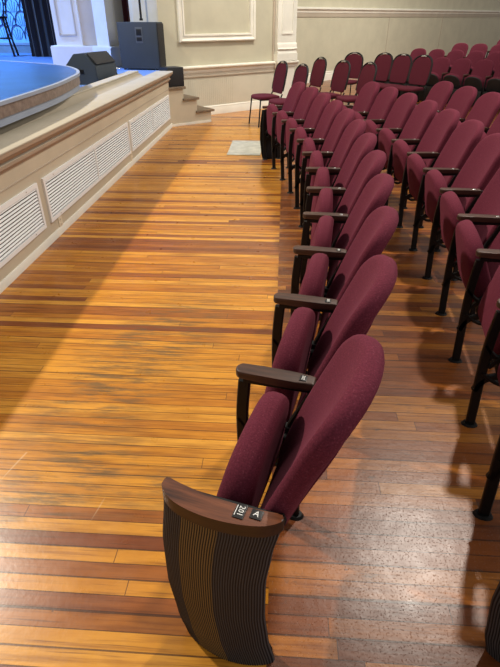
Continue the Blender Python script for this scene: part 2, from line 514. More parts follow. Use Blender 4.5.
# lower wainscot skin and its mouldings
bm = B(); extrude_profile(bm, [(0, 0), (.03, 0), (.03, .74), (0, .74)], w1(S_L), D1, S_P1 - S_L)
struct('trim_1', bm, M['wall_low'], False)
bm = B()
extrude_profile(bm, [(0, .735), (.032, .735), (.04, .76), (.038, .775), (.055, .80), (.085, .815), (.085, .835), (.06, .845), (0, .85)], w1(S_L), D1, S_P1 - S_L + .08)
struct('trim_2', bm, M['trim'], True)
bm = B(); extrude_profile(bm, [(.03, .655), (.045, .66), (.05, .675), (.045, .69), (.03, .695)], w1(S_L), D1, S_P0 - S_L)
extrude_profile(bm, [(.03, .70), (.034, .70), (.034, .735), (.03, .735)], w1(S_L), D1, S_P1 - S_L)
struct('trim_3', bm, M['trim_shade'], True)
bm = B(); extrude_profile(bm, [(.03, 0), (.055, 0), (.055, .11), (.045, .13), (.048, .145), (.035, .16), (.03, .16)], w1(S_L), D1, S_P0 - S_L)
struct('baseboard_back', bm, M['trim'], True)
# beaded boards by the steps
bm = B()
s = S_L + .5
while s < .55:
    obox(bm, w1(s), D1, (0, -.034, .17), (.006, -.03, .65)); s += .045
struct('trim_4', bm, M['wall_low'], False)
# wall panel moulding (large picture frame)
def frame(bm, s0, s1, z0, z1, prof):
    # prof: list of (inset, out) ; nested rectangular loops
    L = []
    for ins, out in prof:
        L.append([bm.verts.new(w1(a, out, z)) for a, z in ((s0 + ins, z0 + ins), (s1 - ins, z0 + ins), (s1 - ins, z1 - ins), (s0 + ins, z1 - ins))])
    for i in range(len(L) - 1):
        for k in range(4): bm.faces.new((L[i][k], L[i][(k + 1) % 4], L[i + 1][(k + 1) % 4], L[i + 1][k]))
bm = B(); frame(bm, -.60, 1.08, 1.225, 3.6, [(0, 0), (0, .05), (.02, .06), (.045, .045), (.05, .03), (.085, .03), (.09, .045), (.115, .045), (.12, 0)])
struct('trim_5', bm, M['trim'], False)
# pilaster
bm = B()
obox(bm, w1(0), D1, (S_P0, -.10, .855), (S_P1, 0, W_H))
obox(bm, w1(0), D1, (S_P0, -.09, 0), (S_P1, 0, .735))
obox(bm, w1(0), D1, (S_P0 - .02, -.13, .85), (S_P1 + .03, 0, .98), .01)
extrude_profile(bm, [(.10, .98), (.13, .98), (.115, 1.03), (.14, 1.06), (.125, 1.08), (.115, 1.14), (.10, 1.17)], w1(S_P0 - .01), D1, S_P1 - S_P0 + .02)
extrude_profile(bm, [(.09, 0), (.12, 0), (.12, .13), (.09, .16)], w1(S_P0), D1, S_P1 - S_P0)
extrude_profile(bm, [(.08, .735), (.105, .745), (.10, .775), (.12, .80), (.15, .815), (.15, .84), (.08, .85)], w1(S_P0 - .03), D1, S_P1 - S_P0 + .1)
struct('trim_6', bm, M['trim'], False)
bm = B()   # sunk panel edge on the pilaster
for a, b2, z0, z1 in ((S_P0 + .10, S_P0 + .115, 1.33, 4.4), (S_P1 - .115, S_P1 - .10, 1.33, 4.4), (S_P0 + .10, S_P1 - .10, 1.31, 1.345)):
    obox(bm, w1(0), D1, (a, -.113, z0), (b2, -.10, z1), .003)
struct('trim_7', bm, M['trim'], False)
bm = B(); obox(bm, w1(S_P0 - .055), D1, (0, -.02, .86), (.05, 0, W_H))
struct('trim_8', bm, M['trim_shade'], False)

# far wall beyond the pilaster
D2 = Vector((.644, .765, 0)); N2 = Vector((D2.y, -D2.x, 0)); P2 = Vector((.61, 16.03, 0))
def w2(s, out=0, z=0): return P2 + D2 * s + N2 * out + Vector((0, 0, z))
bm = B(); obox(bm, w2(0), D2, (-2.2, 0, 0), (15, .3, W_H + 1)); struct('wall_far', bm, M['wall'], False)
bm = B(); extrude_profile(bm, [(0, 1.69), (.02, 1.70), (.03, 1.74), (.08, 1.78), (.08, 1.815), (.0, 1.83)], w2(-2.2), D2, 17.2)
struct('trim_9', bm, M['trim'], False)
bm = B(); extrude_profile(bm, [(0, 1.60), (.02, 1.60), (.02, 1.69), (0, 1.69)], w2(-2.2), D2, 17.2)
struct('trim_10', bm, M['trim_shade'], False)
bm = B(); extrude_profile(bm, [(0, 0), (.04, 0), (.04, .17), (.02, .19), (.03, .22), (0, .24)], w2(-2.2), D2, 17.2)
struct('baseboard_far', bm, M['trim'], False)
bm = B(); extrude_profile(bm, [(0, 1.60), (.008, 1.60), (.008, .25), (0, .25)], w2(4.2), D2, .03)
extrude_profile(bm, [(0, 1.60), (.008, 1.60), (.008, .25), (0, .25)], w2(8.0), D2, .03)
struct('trim_11', bm, M['trim_shade'], False)
# return between side wall end and far wall
bm = B(); a = w1(S_P1); b_ = w2(-.6)
obox(bm, a, (b_ - a), (0, 0, 0), ((b_ - a).length, .2, W_H)); struct('wall_return', bm, M['wall'], False)

# ================================================================== THE STAGE
XS = -1.9
stage = thing('stage', 'cream painted stage front with moulded coping, low curb and blue lit deck', 'stage', (XS, 0, 0))
def sobj(name, bm, mat, parent=stage, smooth=True):
    o = obj(name, bm, mat, None, smooth); o.parent = parent; o.matrix_parent_inverse = Matrix.Translation(parent.location).inverted()
    if parent.rotation_euler.z: o.matrix_parent_inverse = (Matrix.Translation(parent.location) @ Matrix.Rotation(parent.rotation_euler.z, 4, 'Z')).inverted()
    return o
YA, YB = -1.2, 9.08
bm = B(); box(bm, (XS - .1, YA, 0), (XS, YB, .80)); sobj('front_wall', bm, M['stage_paint'], smooth=False)
def sweepY(bm, prof, y0, y1, mi=0):
    a = [bm.verts.new((XS + o, y0, z)) for o, z in prof]; b = [bm.verts.new((XS + o, y1, z)) for o, z in prof]; n = len(prof)
    for k in range(n): bm.faces.new((a[k], a[(k + 1) % n], b[(k + 1) % n], b[k])).material_index = mi
    bm.faces.new(a).material_index = mi; bm.faces.new(b).material_index = mi
bm = B(); sweepY(bm, [(-.02, .70), (.008, .70), (.012, .722), (.03, .728), (.03, .742), (.016, .75), (.02, .765), (.045, .785), (.05, .80), (.072, .81), (.075, .835), (.066, .845), (-.19, .85), (-.19, .75)], YA, YB + .05)
sobj('cornice', bm, M['taupe'])
bm = B(); sweepY(bm, [(-.19, .838), (.078, .838), (.078, .846), (.066, .854), (-.19, .854)], YA, YB + .055)
sobj('cornice_nosing', bm, M['stage_cap'])
bm = B(); sweepY(bm, [(0, .735), (.028, .742), (.032, .752), (.02, .762), (0, .762)], YA, YB + .02)
sobj('cornice_bead', bm, M['stage_cap'])
bm = B(); sweepY(bm, [(0, .712), (.0145, .7235), (.0305, .7275), (.0305, .7325), (.0, .7325)], YA, YB)
sweepY(bm, [(0, .768), (.050, .789), (.053, .803), (.0, .803)], YA, YB + .04)
sobj('cornice_shadow_bead', bm, M['taupe'])
bm = B(); sweepY(bm, [(-.19, .80), (-.19, .85), (-.215, .853), (-.25, .875), (-.285, .905), (-.29, .918), (-.42, .918), (-.42, .80)], YA, 8.3)
sobj('curb', bm, M['curb_paint'])
bm = B(); sweepY(bm, [(-.284, .905), (-.278, .912), (-.282, .922), (-.42, .922), (-.42, .915)], YA, 8.31); sobj('curb_cap', bm, M['stage_cap'])
bm = B(); sweepY(bm, [(0, .585), (.004, .587), (.004, .597), (0, .60)], YA, YB)
sobj('seam_bead', bm, M['trim_shade'])
bm = B(); sweepY(bm, [(0, 0), (.012, 0), (.012, .05), (.006, .062), (0, .062)], YA, YB)
sobj('baseboard', bm, M['trim'])
bm = B()
deck = [(-1.96, YA), (-1.96, YB + .35), w1(S_L)[:2], (-2.5, 10.2), (-3, 15), (-12, 15), (-12, YA)]
prism(bm, [tuple(p)[:2] for p in deck], .76, .83); sobj('deck', bm, M['blue_floor'], smooth=False)

# vents in the stage front
def vent(y0, y1, z0, z1, label, mullion=True, screws=True):
    t = thing('air_vent', label, 'vent', (XS, (y0 + y1) / 2, z0), 0, 'long white louvred vents in the stage front')
    fr = .032
    bm = B()
    for (a, b2, c, d) in ((y0, y1, z0, z0 + fr), (y0, y1, z1 - fr, z1), (y0, y0 + fr, z0 + fr, z1 - fr), (y1 - fr, y1, z0 + fr, z1 - fr)):
        box(bm, (XS, a, c), (XS + .016, b2, d))
    if mullion: box(bm, (XS, (y0 + y1) / 2 - .010, z0 + fr), (XS + .0165, (y0 + y1) / 2 + .010, z1 - fr))
    sobj('frame', bm, M['vent'], t)
    bm = B(); box(bm, (XS, y0 + .01, z0 + .01), (XS + .002, y1 - .01, z1 - .01)); sobj('duct_shade_sheet', bm, M['vent_dark'], t)  # flat dark sheet standing in for the shade behind the louvres
    bm = B(); n = 12; h = (z1 - z0 - 2 * fr) / n
    for k in range(n):
        z = z0 + fr + h * (k + .5)
        a = [bm.verts.new((XS + o, y, zz)) for y in (y0 + fr, y1 - fr) for o, zz in ((.0025, z + h * .34), (.012, z + h * .02), (.012, z - h * .12), (.0025, z + h * .20))]
        for i in range(4): bm.faces.new((a[i], a[(i + 1) % 4], a[4 + (i + 1) % 4], a[4 + i]))
        bm.faces.new(a[:4]); bm.faces.new(a[4:])
    sobj('louvre', bm, M['vent'], t)
    for y in (y0 + .2, y1 - .2):
        for z in (z0 + fr / 2, z1 - fr / 2):
            bm = B(); box(bm, (XS + .015, y - .005, z - .005), (XS + .018, y + .005, z + .005), .001); sobj('screw', bm, M['nickel'], t)
    return t
vent(1.30, 3.79, .155, .515, 'white louvred vent in the stage front, nearest, cut by the left photo edge')
vent(3.90, 6.42, .155, .515, 'white louvred vent in the middle of the stage front, between two others')
vent(6.50, 8.95, .155, .515, 'white louvred vent in the stage front, farthest, beside the steps')
for y, z, lab in ((4.08, .10, 'cream outlet on the stage front below the middle vent near its left end'),
                  (6.46, .11, 'cream outlet on the stage front under the gap between middle and far vents')):
    t = thing('wall_outlet', lab, 'outlet', (XS, y, z - .055), 0, 'outlets in the stage front')
    bm = B(); box(bm, (XS, y - .036, z - .055), (XS + .007, y + .036, z + .055), .002); sobj('cover_plate', bm, M['outlet'], t)
    for dz in (-.022, .022):
        bm = B(); box(bm, (XS + .006, y - .017, z + dz - .014), (XS + .009, y + .017, z + dz + .014), .002)
        box(bm, (XS + .0088, y - .009, z + dz - .006), (XS + .0095, y - .006, z + dz + .006), mi=1)
        box(bm, (XS + .0088, y + .006, z + dz - .006), (XS + .0095, y + .009, z + dz + .006), mi=1)
        sobj('socket', bm, [M['outlet'], M['black_plastic']], t)

# curved platform lying over the stage lip
rim = [(-2.03, 1.0), (-2.03, 2.4), (-2.04, 3.7), (-2.08, 4.9), (-2.17, 5.6), (-2.25, 6.02), (-2.42, 6.45), (-2.70, 6.90), (-3.02, 7.2), (-3.4, 7.43), (-3.95, 7.75), (-4.9, 8.2), (-6.4, 8.6), (-9, 8.7)]
rim = [tuple(v)[:2] for v in smoothline([(x, y, 0) for x, y in rim], 4)] + [(-9, 1.0)]
def inset(pts, d):
    c = Vector((-6, 5)); return [tuple(Vector(p) + (c - Vector(p)).normalized() * d) for p in pts]
plat = thing('curved_platform', 'round-ended blue topped platform with pale rim sitting on the stage edge', 'platform', (-4, 5, .86))
bm = B(); prism(bm, inset(rim, .02), 1.062, 1.08); sobj('top_surface', bm, M['blue_platform'], plat, False)
bm = B(); prism(bm, rim, .975, 1.07); sobj('fascia', bm, M['plat_wood'], plat)
bm = B()
n = len(rim)
for z0, z1, o in ((1.058, 1.084, .012),):
    A, I = inset(rim, -o), inset(rim, .022)
    vs = [[bm.verts.new((p[0], p[1], z)) for p in L] for L, z in ((A, z0), (A, z1), (I, z1), (I, z0))]
    for k in range(n):
        for j in range(4): bm.faces.new((vs[j][k], vs[j][(k + 1) % n], vs[(j + 1) % 4][(k + 1) % n], vs[(j + 1) % 4][k]))
sobj('rim', bm, M['plat_white'], plat)
bm = B(); prism(bm, inset(rim, .01), .920, .975); sobj('lower_band', bm, M['plat_white'], plat)
bm = B(); prism(bm, inset(rim, .60), .83, .921); sobj('support', bm, M['plat_wood'], plat)

# steps against the side wall
PS = Vector((XS, 9.08, 0)); DS = D1
steps = thing('stage_steps', 'cream boxed steps with worn grey-brown treads climbing to the stage end', 'steps', PS)
bm = B()
prof = [(-.05, 0), (.82, 0), (.82, .175), (.53, .175), (.53, .39), (.27, .39), (.27, .575), (-.05, .575)]
mtx = Matrix((DS, Vector((-DS.y, DS.x, 0)), Vector((0, 0, 1)))).transposed().to_4x4(); mtx.translation = PS
a = [bm.verts.new(mtx @ Vector((x, 0, z))) for x, z in prof]; b = [bm.verts.new(mtx @ Vector((x, .64, z))) for x, z in prof]
for k in range(len(prof)): bm.faces.new((a[k], a[(k + 1) % 8], b[(k + 1) % 8], b[k]))
bm.faces.new(a); bm.faces.new(b)
sobj('side_panel', bm, M['stage_paint'], steps, False)
for x0, x1, z in ((-.05, .31, .575), (.25, .57, .39), (.50, .88, .175)):
    bm = B(); box(bm, (x0, -.03, z), (x1, .64, z + .038), .008, 0, mtx); sobj('tread', bm, M['tread'], steps)
bm = B(); box(bm, (-.02, -.012, 0), (.81, 0, .04), .003, 0, mtx); sobj('base_strip', bm, M['trim'], steps)

# black box on the top step
t = thing('small_speaker_box', 'small black box standing on the top stage step against the wall', 'speaker', mtx @ Vector((.16, .16, .613)), math.atan2(DS.y, DS.x))
bm = B(); box(bm, (-.145, -.14, 0), (.155, .14, .285), .012); obj('cabinet', bm, M['black_plastic'], t)
bm = B(); box(bm, (-.125, -.146, .02), (.135, -.138, .265), .003); obj('grille', bm, M['grille'], t)

# subwoofer on the stage
sw = thing('stage_subwoofer', 'large black square speaker cabinet with side handle at the stage corner', 'speaker', (-2.42, 9.62, .83), math.radians(-6))
bm = B(); box(bm, (-.37, -.08, .02), (.31, .42, .70), .012); obj('cabinet', bm, M['speaker_black'], sw)
bm = B(); box(bm, (-.062, -.084, .40), (.062, -.079, .63), .002)
hd = obj('handle', bm, M['handle_grey'], sw)
bm = B(); box(bm, (-.045, -.087, .51), (.045, -.083, .60), .001); box(bm, (-.045, -.087, .43), (.045, -.083, .485), .001); obj('handle_recess', bm, M['plate_black'], hd)
bm = B(); box(bm, (.31, -.06, .04), (.322, .40, .68), .004); obj('grille', bm, M['grille'], sw)
for x in (-.32, .26):
    for y in (-.04, .37):
        bm = B(); cyl_z(bm, x, y, 0, .02, .025); obj('foot', bm, M['black_plastic'], sw)
bm = B(); cyl_z(bm, 0, .14, 0, 1.3, .018); cyl_z(bm, 0, .14, 0, .03, .03)
o = obj('speaker_pole', bm, M['iron']); o.location = (-2.42, 9.62, 1.55)
tag(o, 'thin black pole rising from the top of the large black cabinet', 'pole')

# floor wedge monitor
wg = thing('stage_monitor', 'black wedge stage monitor with angular end lying behind the curb', 'speaker', (-2.66, 7.62, .83), math.radians(80))
prof = [(-.20, 0), (.17, 0), (.235, .10), (.20, .22), (.06, .36), (-.10, .37), (-.235, .22), (-.245, .06)]
bm = B(); a = [bm.verts.new((-.30, y, z)) for y, z in prof]; b = [bm.verts.new((.30, y, z)) for y, z in prof]
for k in range(8): bm.faces.new((a[k], a[(k + 1) % 8], b[(k + 1) % 8], b[k]))
bm.faces.new(a); bm.faces.new(b); bmesh.ops.bevel(bm, geom=list(bm.edges), offset=.008, segments=2, affect='EDGES')
obj('cabinet', bm, M['speaker_black'], wg)
bm = B(); box(bm, (-.27, -.01, 0), (.27, .01, .17), .003)
bmesh.ops.transform(bm, matrix=Matrix.Translation((0, -.173, .30)) @ Matrix.Rotation(math.radians(-43), 4, 'X') @ Matrix.Translation((0, -.01, -.09)), verts=bm.verts)
obj('grille', bm, M['grille'], wg)
bm = B(); box(bm, (-.306, -.06, .13), (-.298, .05, .18), .002); obj('handle', bm, M['plate_black'], wg)

# coiled cable at the foot of the cabinet
bm = B()
for k in range(3):
    tube(bm, [(-2.95 + .06 * k + .07 * math.cos(a / 8 * 6.283), 9.36 + .045 * math.sin(a / 8 * 6.283), .842 + .012 * k) for a in range(9)], .010, 6)
o = obj('cable_coil', bm, M['nickel']); tag(o, 'small grey cable bundle on the stage floor left of the large black cabinet', 'cable')

# proscenium column
cb = B()
foot = [(-4.28, 10.28), (-3.50, 10.28), (-3.06, 9.92), (-3.0, 10.35), (-3.0, 11.0), (-4.28, 11.0)]
shaft = [(-4.18, 10.36), (-3.70, 10.36), (-3.66, 10.44), (-3.42, 10.40), (-3.40, 10.28), (-3.10, 10.03), (-3.05, 10.4), (-3.05, 10.95), (-4.18, 10.95)]
prism(cb, foot, .83, 1.14); prism(cb, shaft, 1.14, 5)
struct('trim_12', cb, M['column'], False)
bm = B(); prism(bm, inset(foot, -.02), 1.12, 1.155)
struct('trim_13', bm, M['column'], False)
bm = B()
for x0, x1, z0, z1 in ((-4.10, -4.08, 1.33, 4.6), (-3.80, -3.78, 1.33, 4.6), (-4.10, -3.78, 1.31, 1.335)): box(bm, (x0, 10.345, z0), (x1, 10.36, z1))
struct('trim_14', bm, M['column_shade'], False)
bm = B(); box(bm, (-3.69, 10.38, 1.16), (-3.40, 10.42, 5)); struct('trim_15', bm, M['column_shade'], False)
# beige pilaster between curtain and side wall
bm = B(); prism(bm, [w1(S_L)[:2], (-2.62, 10.02), (-2.70, 10.1), (-2.70, 10.6), (-2.0, 10.6)], .83, 5)
prism(bm, [(-2.44, 9.975), (-2.50, 9.975), (-2.50, 10.05), (-2.44, 10.05)], .83, 5)
struct('trim_16', bm, M['wall_low'], False)

def drape(name, p0, p1, z0, z1, folds, amp, mat, label):
    p0, p1 = Vector((*p0, 0)), Vector((*p1, 0)); d = (p1 - p0); n = Vector((-d.y, d.x, 0)).normalized(); N = folds * 8
    bm = B(); fr, bk = [], []
    for k in range(N + 1):
        s = k / N; o = amp * math.sin(s * folds * 6.283) + amp * .3 * math.sin(s * folds * 2.7 * 6.283)
        for L, e in ((fr, -.008), (bk, .008)):
            p = p0 + d * s + n * (o + e); L.append((bm.verts.new((p.x, p.y, z0)), bm.verts.new((p.x, p.y, z1))))
    for L in (fr, bk):
        for k in range(N): bm.faces.new((L[k][0], L[k + 1][0], L[k + 1][1], L[k][1]))
    for k in range(N):
        bm.faces.new((fr[k][0], fr[k + 1][0], bk[k + 1][0], bk[k][0])); bm.faces.new((fr[k][1], fr[k + 1][1], bk[k + 1][1], bk[k][1]))
    for k in (0, N): bm.faces.new((fr[k][0], fr[k][1], bk[k][1], bk[k][0]))
    o = obj(name, bm, mat); return tag(o, label, 'curtain')
drape('stage_curtain', (-3.45, 11.25), (-2.85, 11.25), .835, 5, 5, .04, M['drape_red'], 'dark red velour curtain strip between white column and large black cabinet')
drape('leg_curtain', (-5.75, 12.7), (-4.6, 12.7), .835, 5, 7, .04, M['drape_black'], 'black velour curtain hanging between blue scenery and white column')
drape('side_curtain', (-2.9, 11.0), (-2.0, 11.0), .835, 5, 5, .05, M['drape_beige'], 'pale beige curtain behind the large black cabinet and pole')

# blue scenery screen with scalloped tracery
sc = thing('scenery_screen', 'blue lit scenery screen with overlapping scallop line pattern', 'scenery', (-8, 14.1, .83))
bm = B(); box(bm, (-11, 14.1, 1.06), (-5.9, 14.16, 4.2)); sobj('panel', bm, M['backdrop'], sc, False)
bm = B(); box(bm, (-11, 14.05, .83), (-5.9, 14.15, 1.0)); sobj('base_board', bm, M['scenery_grey'], sc, False)
bm = B(); box(bm, (-11, 14.04, 1.0), (-5.9, 14.14, 1.06), .01); sobj('white_rail', bm, M['plat_white'], sc, False)
bm = B(); cw, ch = .34, .36
for r in range(9):
    for c in range(15):
        cx = -5.95 - c * cw - (r % 2) * cw / 2; zb = .98 + r * ch * .8
        pts = []
        for k in range(13):
            a = math.pi * k / 12; x = cx + cw / 2 * math.cos(a) ** 1 * (1); z = zb + .16 + .30 * math.sin(a) ** .8
            if z > 1.07: pts.append((x, 14.09, z))
        if len(pts) > 2: tube(bm, pts, .011, 5)
        for q in (-.5, -.25, 0, .25, .5):
            z0 = max(1.07, zb + .14); z1 = zb + .40 - abs(q) * .18
            if z1 > z0: tube(bm, [(cx + q * .12, 14.094, z0), (cx + q * cw * .8, 14.094, z1)], .005, 4)
sobj('scallop_tracery', bm, M['tracery'], sc)

# bar stool on the stage
st = thing('bar_stool', 'black tall bar stool with backrest at the far left on the stage', 'stool', (-6.45, 12.9, .83), math.radians(15))
bm = B(); cyl_z(bm, 0, 0, .74, .78, .19, .20, 20); obj('seat', bm, M['iron'], st)
for sx in (-1, 1):
    for sy in (-1, 1):
        bm = B(); tube(bm, smoothline([(sx * .13, sy * .13, .75), (sx * .16, sy * .16, .4), (sx * .22, sy * .22, .0)], 4), .024, 8); obj('leg', bm, M['iron'], st)
bm = B(); tube(bm, [(.165 * math.cos(k / 16 * 6.283) * 1.25, .165 * math.sin(k / 16 * 6.283) * 1.25, .36) for k in range(16)], .013, 6, closed=True); obj('foot_ring', bm, M['iron'], st)
bm = B(); tube(bm, smoothline([(.15, .12, .76), (.19, .12, 1.0), (.22, .10, 1.22), (.22, 0, 1.27), (.22, -.10, 1.22), (.19, -.12, 1.0), (.15, -.12, .76)], 5), .015, 8); obj('backrest', bm, M['iron'], st)

# pale mat on the floor
bm = B(); box(bm, (-.75, 7.06, 0), (-.29, 8.0, .008), .003); o = obj('floor_mat', bm, M['mat'])
tag(o, 'pale grey marbled mat flat on the boards by the far end of the front row', 'mat')

# ================================================================== THEATRE SEATS
CEN = Vector((-10.43, 3.83, 0))
HX, HZ = .132, .355                                    # seat hinge
BX, BZ, B_T = .192, .345, math.radians(16.5)            # backrest foot and recline
ct, stn = math.cos(B_T), math.sin(B_T)

def back_bm(w, h=.640):
    bm = B(); ol = back_outline(.212, .214, h, .165, ex=2.4)
    def pl(v, t, n):
        # shallow lateral curve, slight curl backwards at the top
        r = n - .75 * v * v + .10 * (t / h) ** 2 * .35
        return Vector((BX + t * stn + r * ct + 0.0, w / 2 + v, BZ + t * ct - r * stn))
    pad(bm, ol, .066, pl, dome=.12, edge=.028, cen=(0, h * .52))
    return bm

def shell_bm(w, h=.5):
    bm = B(); ol = back_outline(.13, .14, h - .06, .11, 14)
    def pl(v, t, n):
        r = n - .75 * v * v + .10 * (t / h) ** 2 * .35
        return Vector((BX + (t + .03) * stn + (r + .057) * ct, w / 2 + v, BZ + (t + .03) * ct - (r + .057) * stn))
    pad(bm, ol, .010, pl, dome=.1, edge=.006, rings=3, cen=(0, h * .5))
    return bm

def seat_bm(w):
    # built folded straight up: hinge at origin, +z towards the seat's front edge, +x = sitting side
    bm = B(); ol = back_outline(.222, .210, .375, .170, 24, .05, 2.3)
    def pl(v, t, n): return Vector((-.052 - .034 * (1 - t / .38) + n * (1 + .45 * (1 - t / .38)) + .08 * v * v, v, t - .02))
    pad(bm, ol, .086, pl, dome=.25, edge=.030, cen=(0, .19))
    return bm

def stand_bm(end=False):
    bm = B(); a, b = -.011, .011
    bar(bm, [(.046, .008), (.040, .12), (.030, .30), (.027, .46), (.036, .60)], .040, a, b, 5)
    bar(bm, [(.034, .606), (.12, .608), (.29, .614)], .022, a, b, 3)
    bar(bm, [(.290, .618), (.262, .60), (.235, .54), (.20, .46), (.185, .40)], .024, a, b, 4)
    if not end: bar(bm, [(.232, .008), (.228, .10), (.215, .22), (.20, .31), (.185, .38)], .032, a, b, 4)
    if end: bar(bm, [(.24, .008), (.23, .12), (.20, .25), (.185, .38)], .03, a, b, 4)
    else: bar(bm, [(.022, .20), (.045, .255), (.09, .285), (.14, .285), (.19, .25), (.222, .18)], .030, a, b, 4)
    bar(bm, [(.014, .44), (.06, .39), (.12, .375), (.185, .39)], .018, a, b, 4)
    if not end: bar(bm, [(.195, .34), (.215, .38), (.235, .44), (.26, .52)], .020, a, b, 4)
    bar(bm, [(.03, .30), (.07, .27), (.12, .25), (.17, .265), (.20, .30)], .016, a - .003, b + .003, 4)
    bar(bm, [(.05, .33), (.09, .39), (.15, .42), (.21, .42), (.245, .385)], .018, a - .003, b + .003, 4)
    N = 14
    for cx, cz, r, w in ((.125, .335, .042, .013), (.185, .395, .045, .016)):
        bar(bm, [(cx + r * math.cos(6.2832 * k / N), cz + r * math.sin(6.2832 * k / N)) for k in range(N)], w, a - .004, b + .004, closed=True)
    disc_y(bm, .185, .395, .030, b, b + .028)
    if not end: disc_y(bm, .185, .395, .030, a, a - .028); disc_y(bm, .125, .335, .020, a, a - .020)
    disc_y(bm, .125, .335, .020, b, b + .020)
    if not end: tube(bm, [(.185, a - .02, .395), (.205, a - .05, .37), (.20, a - .075, .40)], .012, 8)
    tube(bm, [(.185, b + .02, .395), (.205, b + .05, .37), (.20, b + .075, .40)], .012, 8)
    for x in ((.075, .24) if end else (.045, .230)):
        cyl_z(bm, x, 0, 0, .012, .030, .024, 14, 1.25, .9); cyl_z(bm, x + .012, 0, .012, .02, .008, .006, 8)
    return bm

def arm_bm():
    # straight wooden armrest with rounded front end
    bm = B(); pts = []
    for k in range(9):
        a = math.pi / 2 + math.pi * k / 8; pts.append((.020 + .022 * math.cos(a), .026 * math.sin(a)))
    pts = [(p[0] + .010, p[1]) for p in pts]
    pts += [(.10, -.027), (.20, -.026), (.262, -.023), (.266, -.018), (.266, .018), (.262, .023), (.20, .026), (.10, .027)]
    prism(bm, pts, .622, .650, bev=.006)
    return bm

def arm_link_bm():
    bm = B(); box(bm, (.262, -.010, .620), (.312, .010, .642), .005)
    return bm

def crescent_pts():
    inner = smoothline([(.000, .036, 0), (.05, .026, 0), (.13, .018, 0), (.22, .018, 0), (.296, .026, 0)], 5)
    outer = smoothline([(.296, .026, 0), (.306, .012, 0), (.27, -.018, 0), (.20, -.036, 0), (.12, -.040, 0), (.05, -.028, 0), (.008, -.004, 0), (-.006, .018, 0), (.000, .036, 0)], 5)
    return [(p.x, p.y) for p in inner[:-1]] + [(p.x, p.y) for p in outer[:-1]]

def crescent_arm_bm():
    bm = B(); pts = crescent_pts()
    prism(bm, pts, .600, .640, bev=.005, mi=1)
    for f in bm.faces:
        c = f.calc_center_median()
        if c.z > .6385 and abs(f.normal.z) > .9: f.material_index = 0
    bm.normal_update()
    for f in bm.faces: f.material_index = 0 if f.calc_center_median().z > .6392 else 1
    return bm

def end_panel_bm(mirror=1):
    """curved ribbed steel aisle panel"""
    bm = B(); NC, NR = 176, 22
    def edges(z):
        def ip(T):
            for (z0, v0), (z1, v1) in zip(T, T[1:]):
                if z0 <= z <= z1:
                    s = (z - z0) / (z1 - z0); s = s * s * (3 - 2 * s) * .4 + s * .6; return v0 + (v1 - v0) * s
            return T[-1][1]
        return ip([(0, .018), (.08, -.004), (.25, -.024), (.43, -.022), (.60, -.002)]), ip([(0, .302), (.10, .280), (.22, .268), (.37, .268), (.50, .282), (.60, .300)])
    rows = []
    for j in range(NR + 1):
        z = .604 * j / NR; f, r = edges(min(z, .6)); row = []
        for i in range(NC + 1):
            s = i / NC
            bulge = .012 - .048 * (math.sin(math.pi * s) ** .6)
            rib = .0022 * (.5 - .5 * math.cos(s * 44 * 2 * math.pi))
            row.append(bm.verts.new((f + (r - f) * s, (bulge - rib) * mirror, z)))
        rows.append(row)
    for j in range(NR):
        for i in range(NC):
            fc = bm.faces.new((rows[j][i], rows[j][i + 1], rows[j + 1][i + 1], rows[j + 1][i]))
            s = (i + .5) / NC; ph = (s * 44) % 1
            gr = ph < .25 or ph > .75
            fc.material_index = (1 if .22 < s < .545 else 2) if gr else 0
    # flat back plate closing the panel
    bk = [[bm.verts.new((v.co.x, .014 * mirror, v.co.z)) for v in (row[0], row[-1])] for row in rows]
    for j in range(NR):
        bm.faces.new((bk[j][0], bk[j][1], bk[j + 1][1], bk[j + 1][0]))
        bm.faces.new((bk[j][0], rows[j][0], rows[j + 1][0], bk[j + 1][0])); bm.faces.new((bk[j][1], rows[j][-1], rows[j + 1][-1], bk[j + 1][1]))
    return bm

# shared meshes (one hidden-free prototype of each, reused by every seat)
def mesh_of(name, bm, mats, angle=40):
    o = obj(name, bm, mats, angle=angle); me = o.data; bpy.data.objects.remove(o); return me
MESH = {}
for key, R_, dth in (('a', 10.605, 2.765), ('b', 11.477, 2.587), ('c', 12.37, 2.41)):
    W = 2 * R_ * math.sin(math.radians(dth) / 2)
    MESH['back' + key] = mesh_of('backrest', back_bm(W), M['maroon'], 60)
    MESH['shell' + key] = mesh_of('back_shell', shell_bm(W), M['maroon'])
MESH['seat'] = mesh_of('seat', seat_bm(.5), M['maroon'], 60)
bm = seat_bm(.5)
bm.normal_update()
bmesh.ops.recalc_face_normals(bm, faces=bm.faces)
for f in bm.faces:
    f.material_index = 1 if f.normal.x < -.5 else 0
MESH['seatd'] = mesh_of('seat', bm, [M['maroon'], M['black_plastic']], 60)
bm = B(); box(bm, (-.03, .02, .05), (.07, .49, .36), .01); MESH['support'] = mesh_of('underseat_shade_box', bm, M['iron'])  # added dark box standing in for ironwork and shade below the seat
MESH['stand'] = mesh_of('iron_stand', stand_bm(), M['iron'])
MESH['stand_end'] = mesh_of('iron_stand', stand_bm(True), M['iron'])
MESH['arm'] = mesh_of('armrest', arm_bm(), M['arm_wood'])
MESH['link'] = mesh_of('arm_bracket', arm_link_bm(), M['iron'])
MESH['carm'] = mesh_of('armrest', crescent_arm_bm(), [M['arm_wood_red'], M['arm_edge']], 30)
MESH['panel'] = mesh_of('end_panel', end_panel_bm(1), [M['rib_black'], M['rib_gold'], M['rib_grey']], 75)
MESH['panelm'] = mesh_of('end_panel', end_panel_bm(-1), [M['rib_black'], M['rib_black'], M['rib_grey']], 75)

def part(name, me, parent, loc=(0, 0, 0), rz=0, ry=0):
    o = bpy.data.objects.new(name, me); COL.objects.link(o); o.parent = parent; o.location = loc
    o.rotation_euler = (0, ry, rz); return o

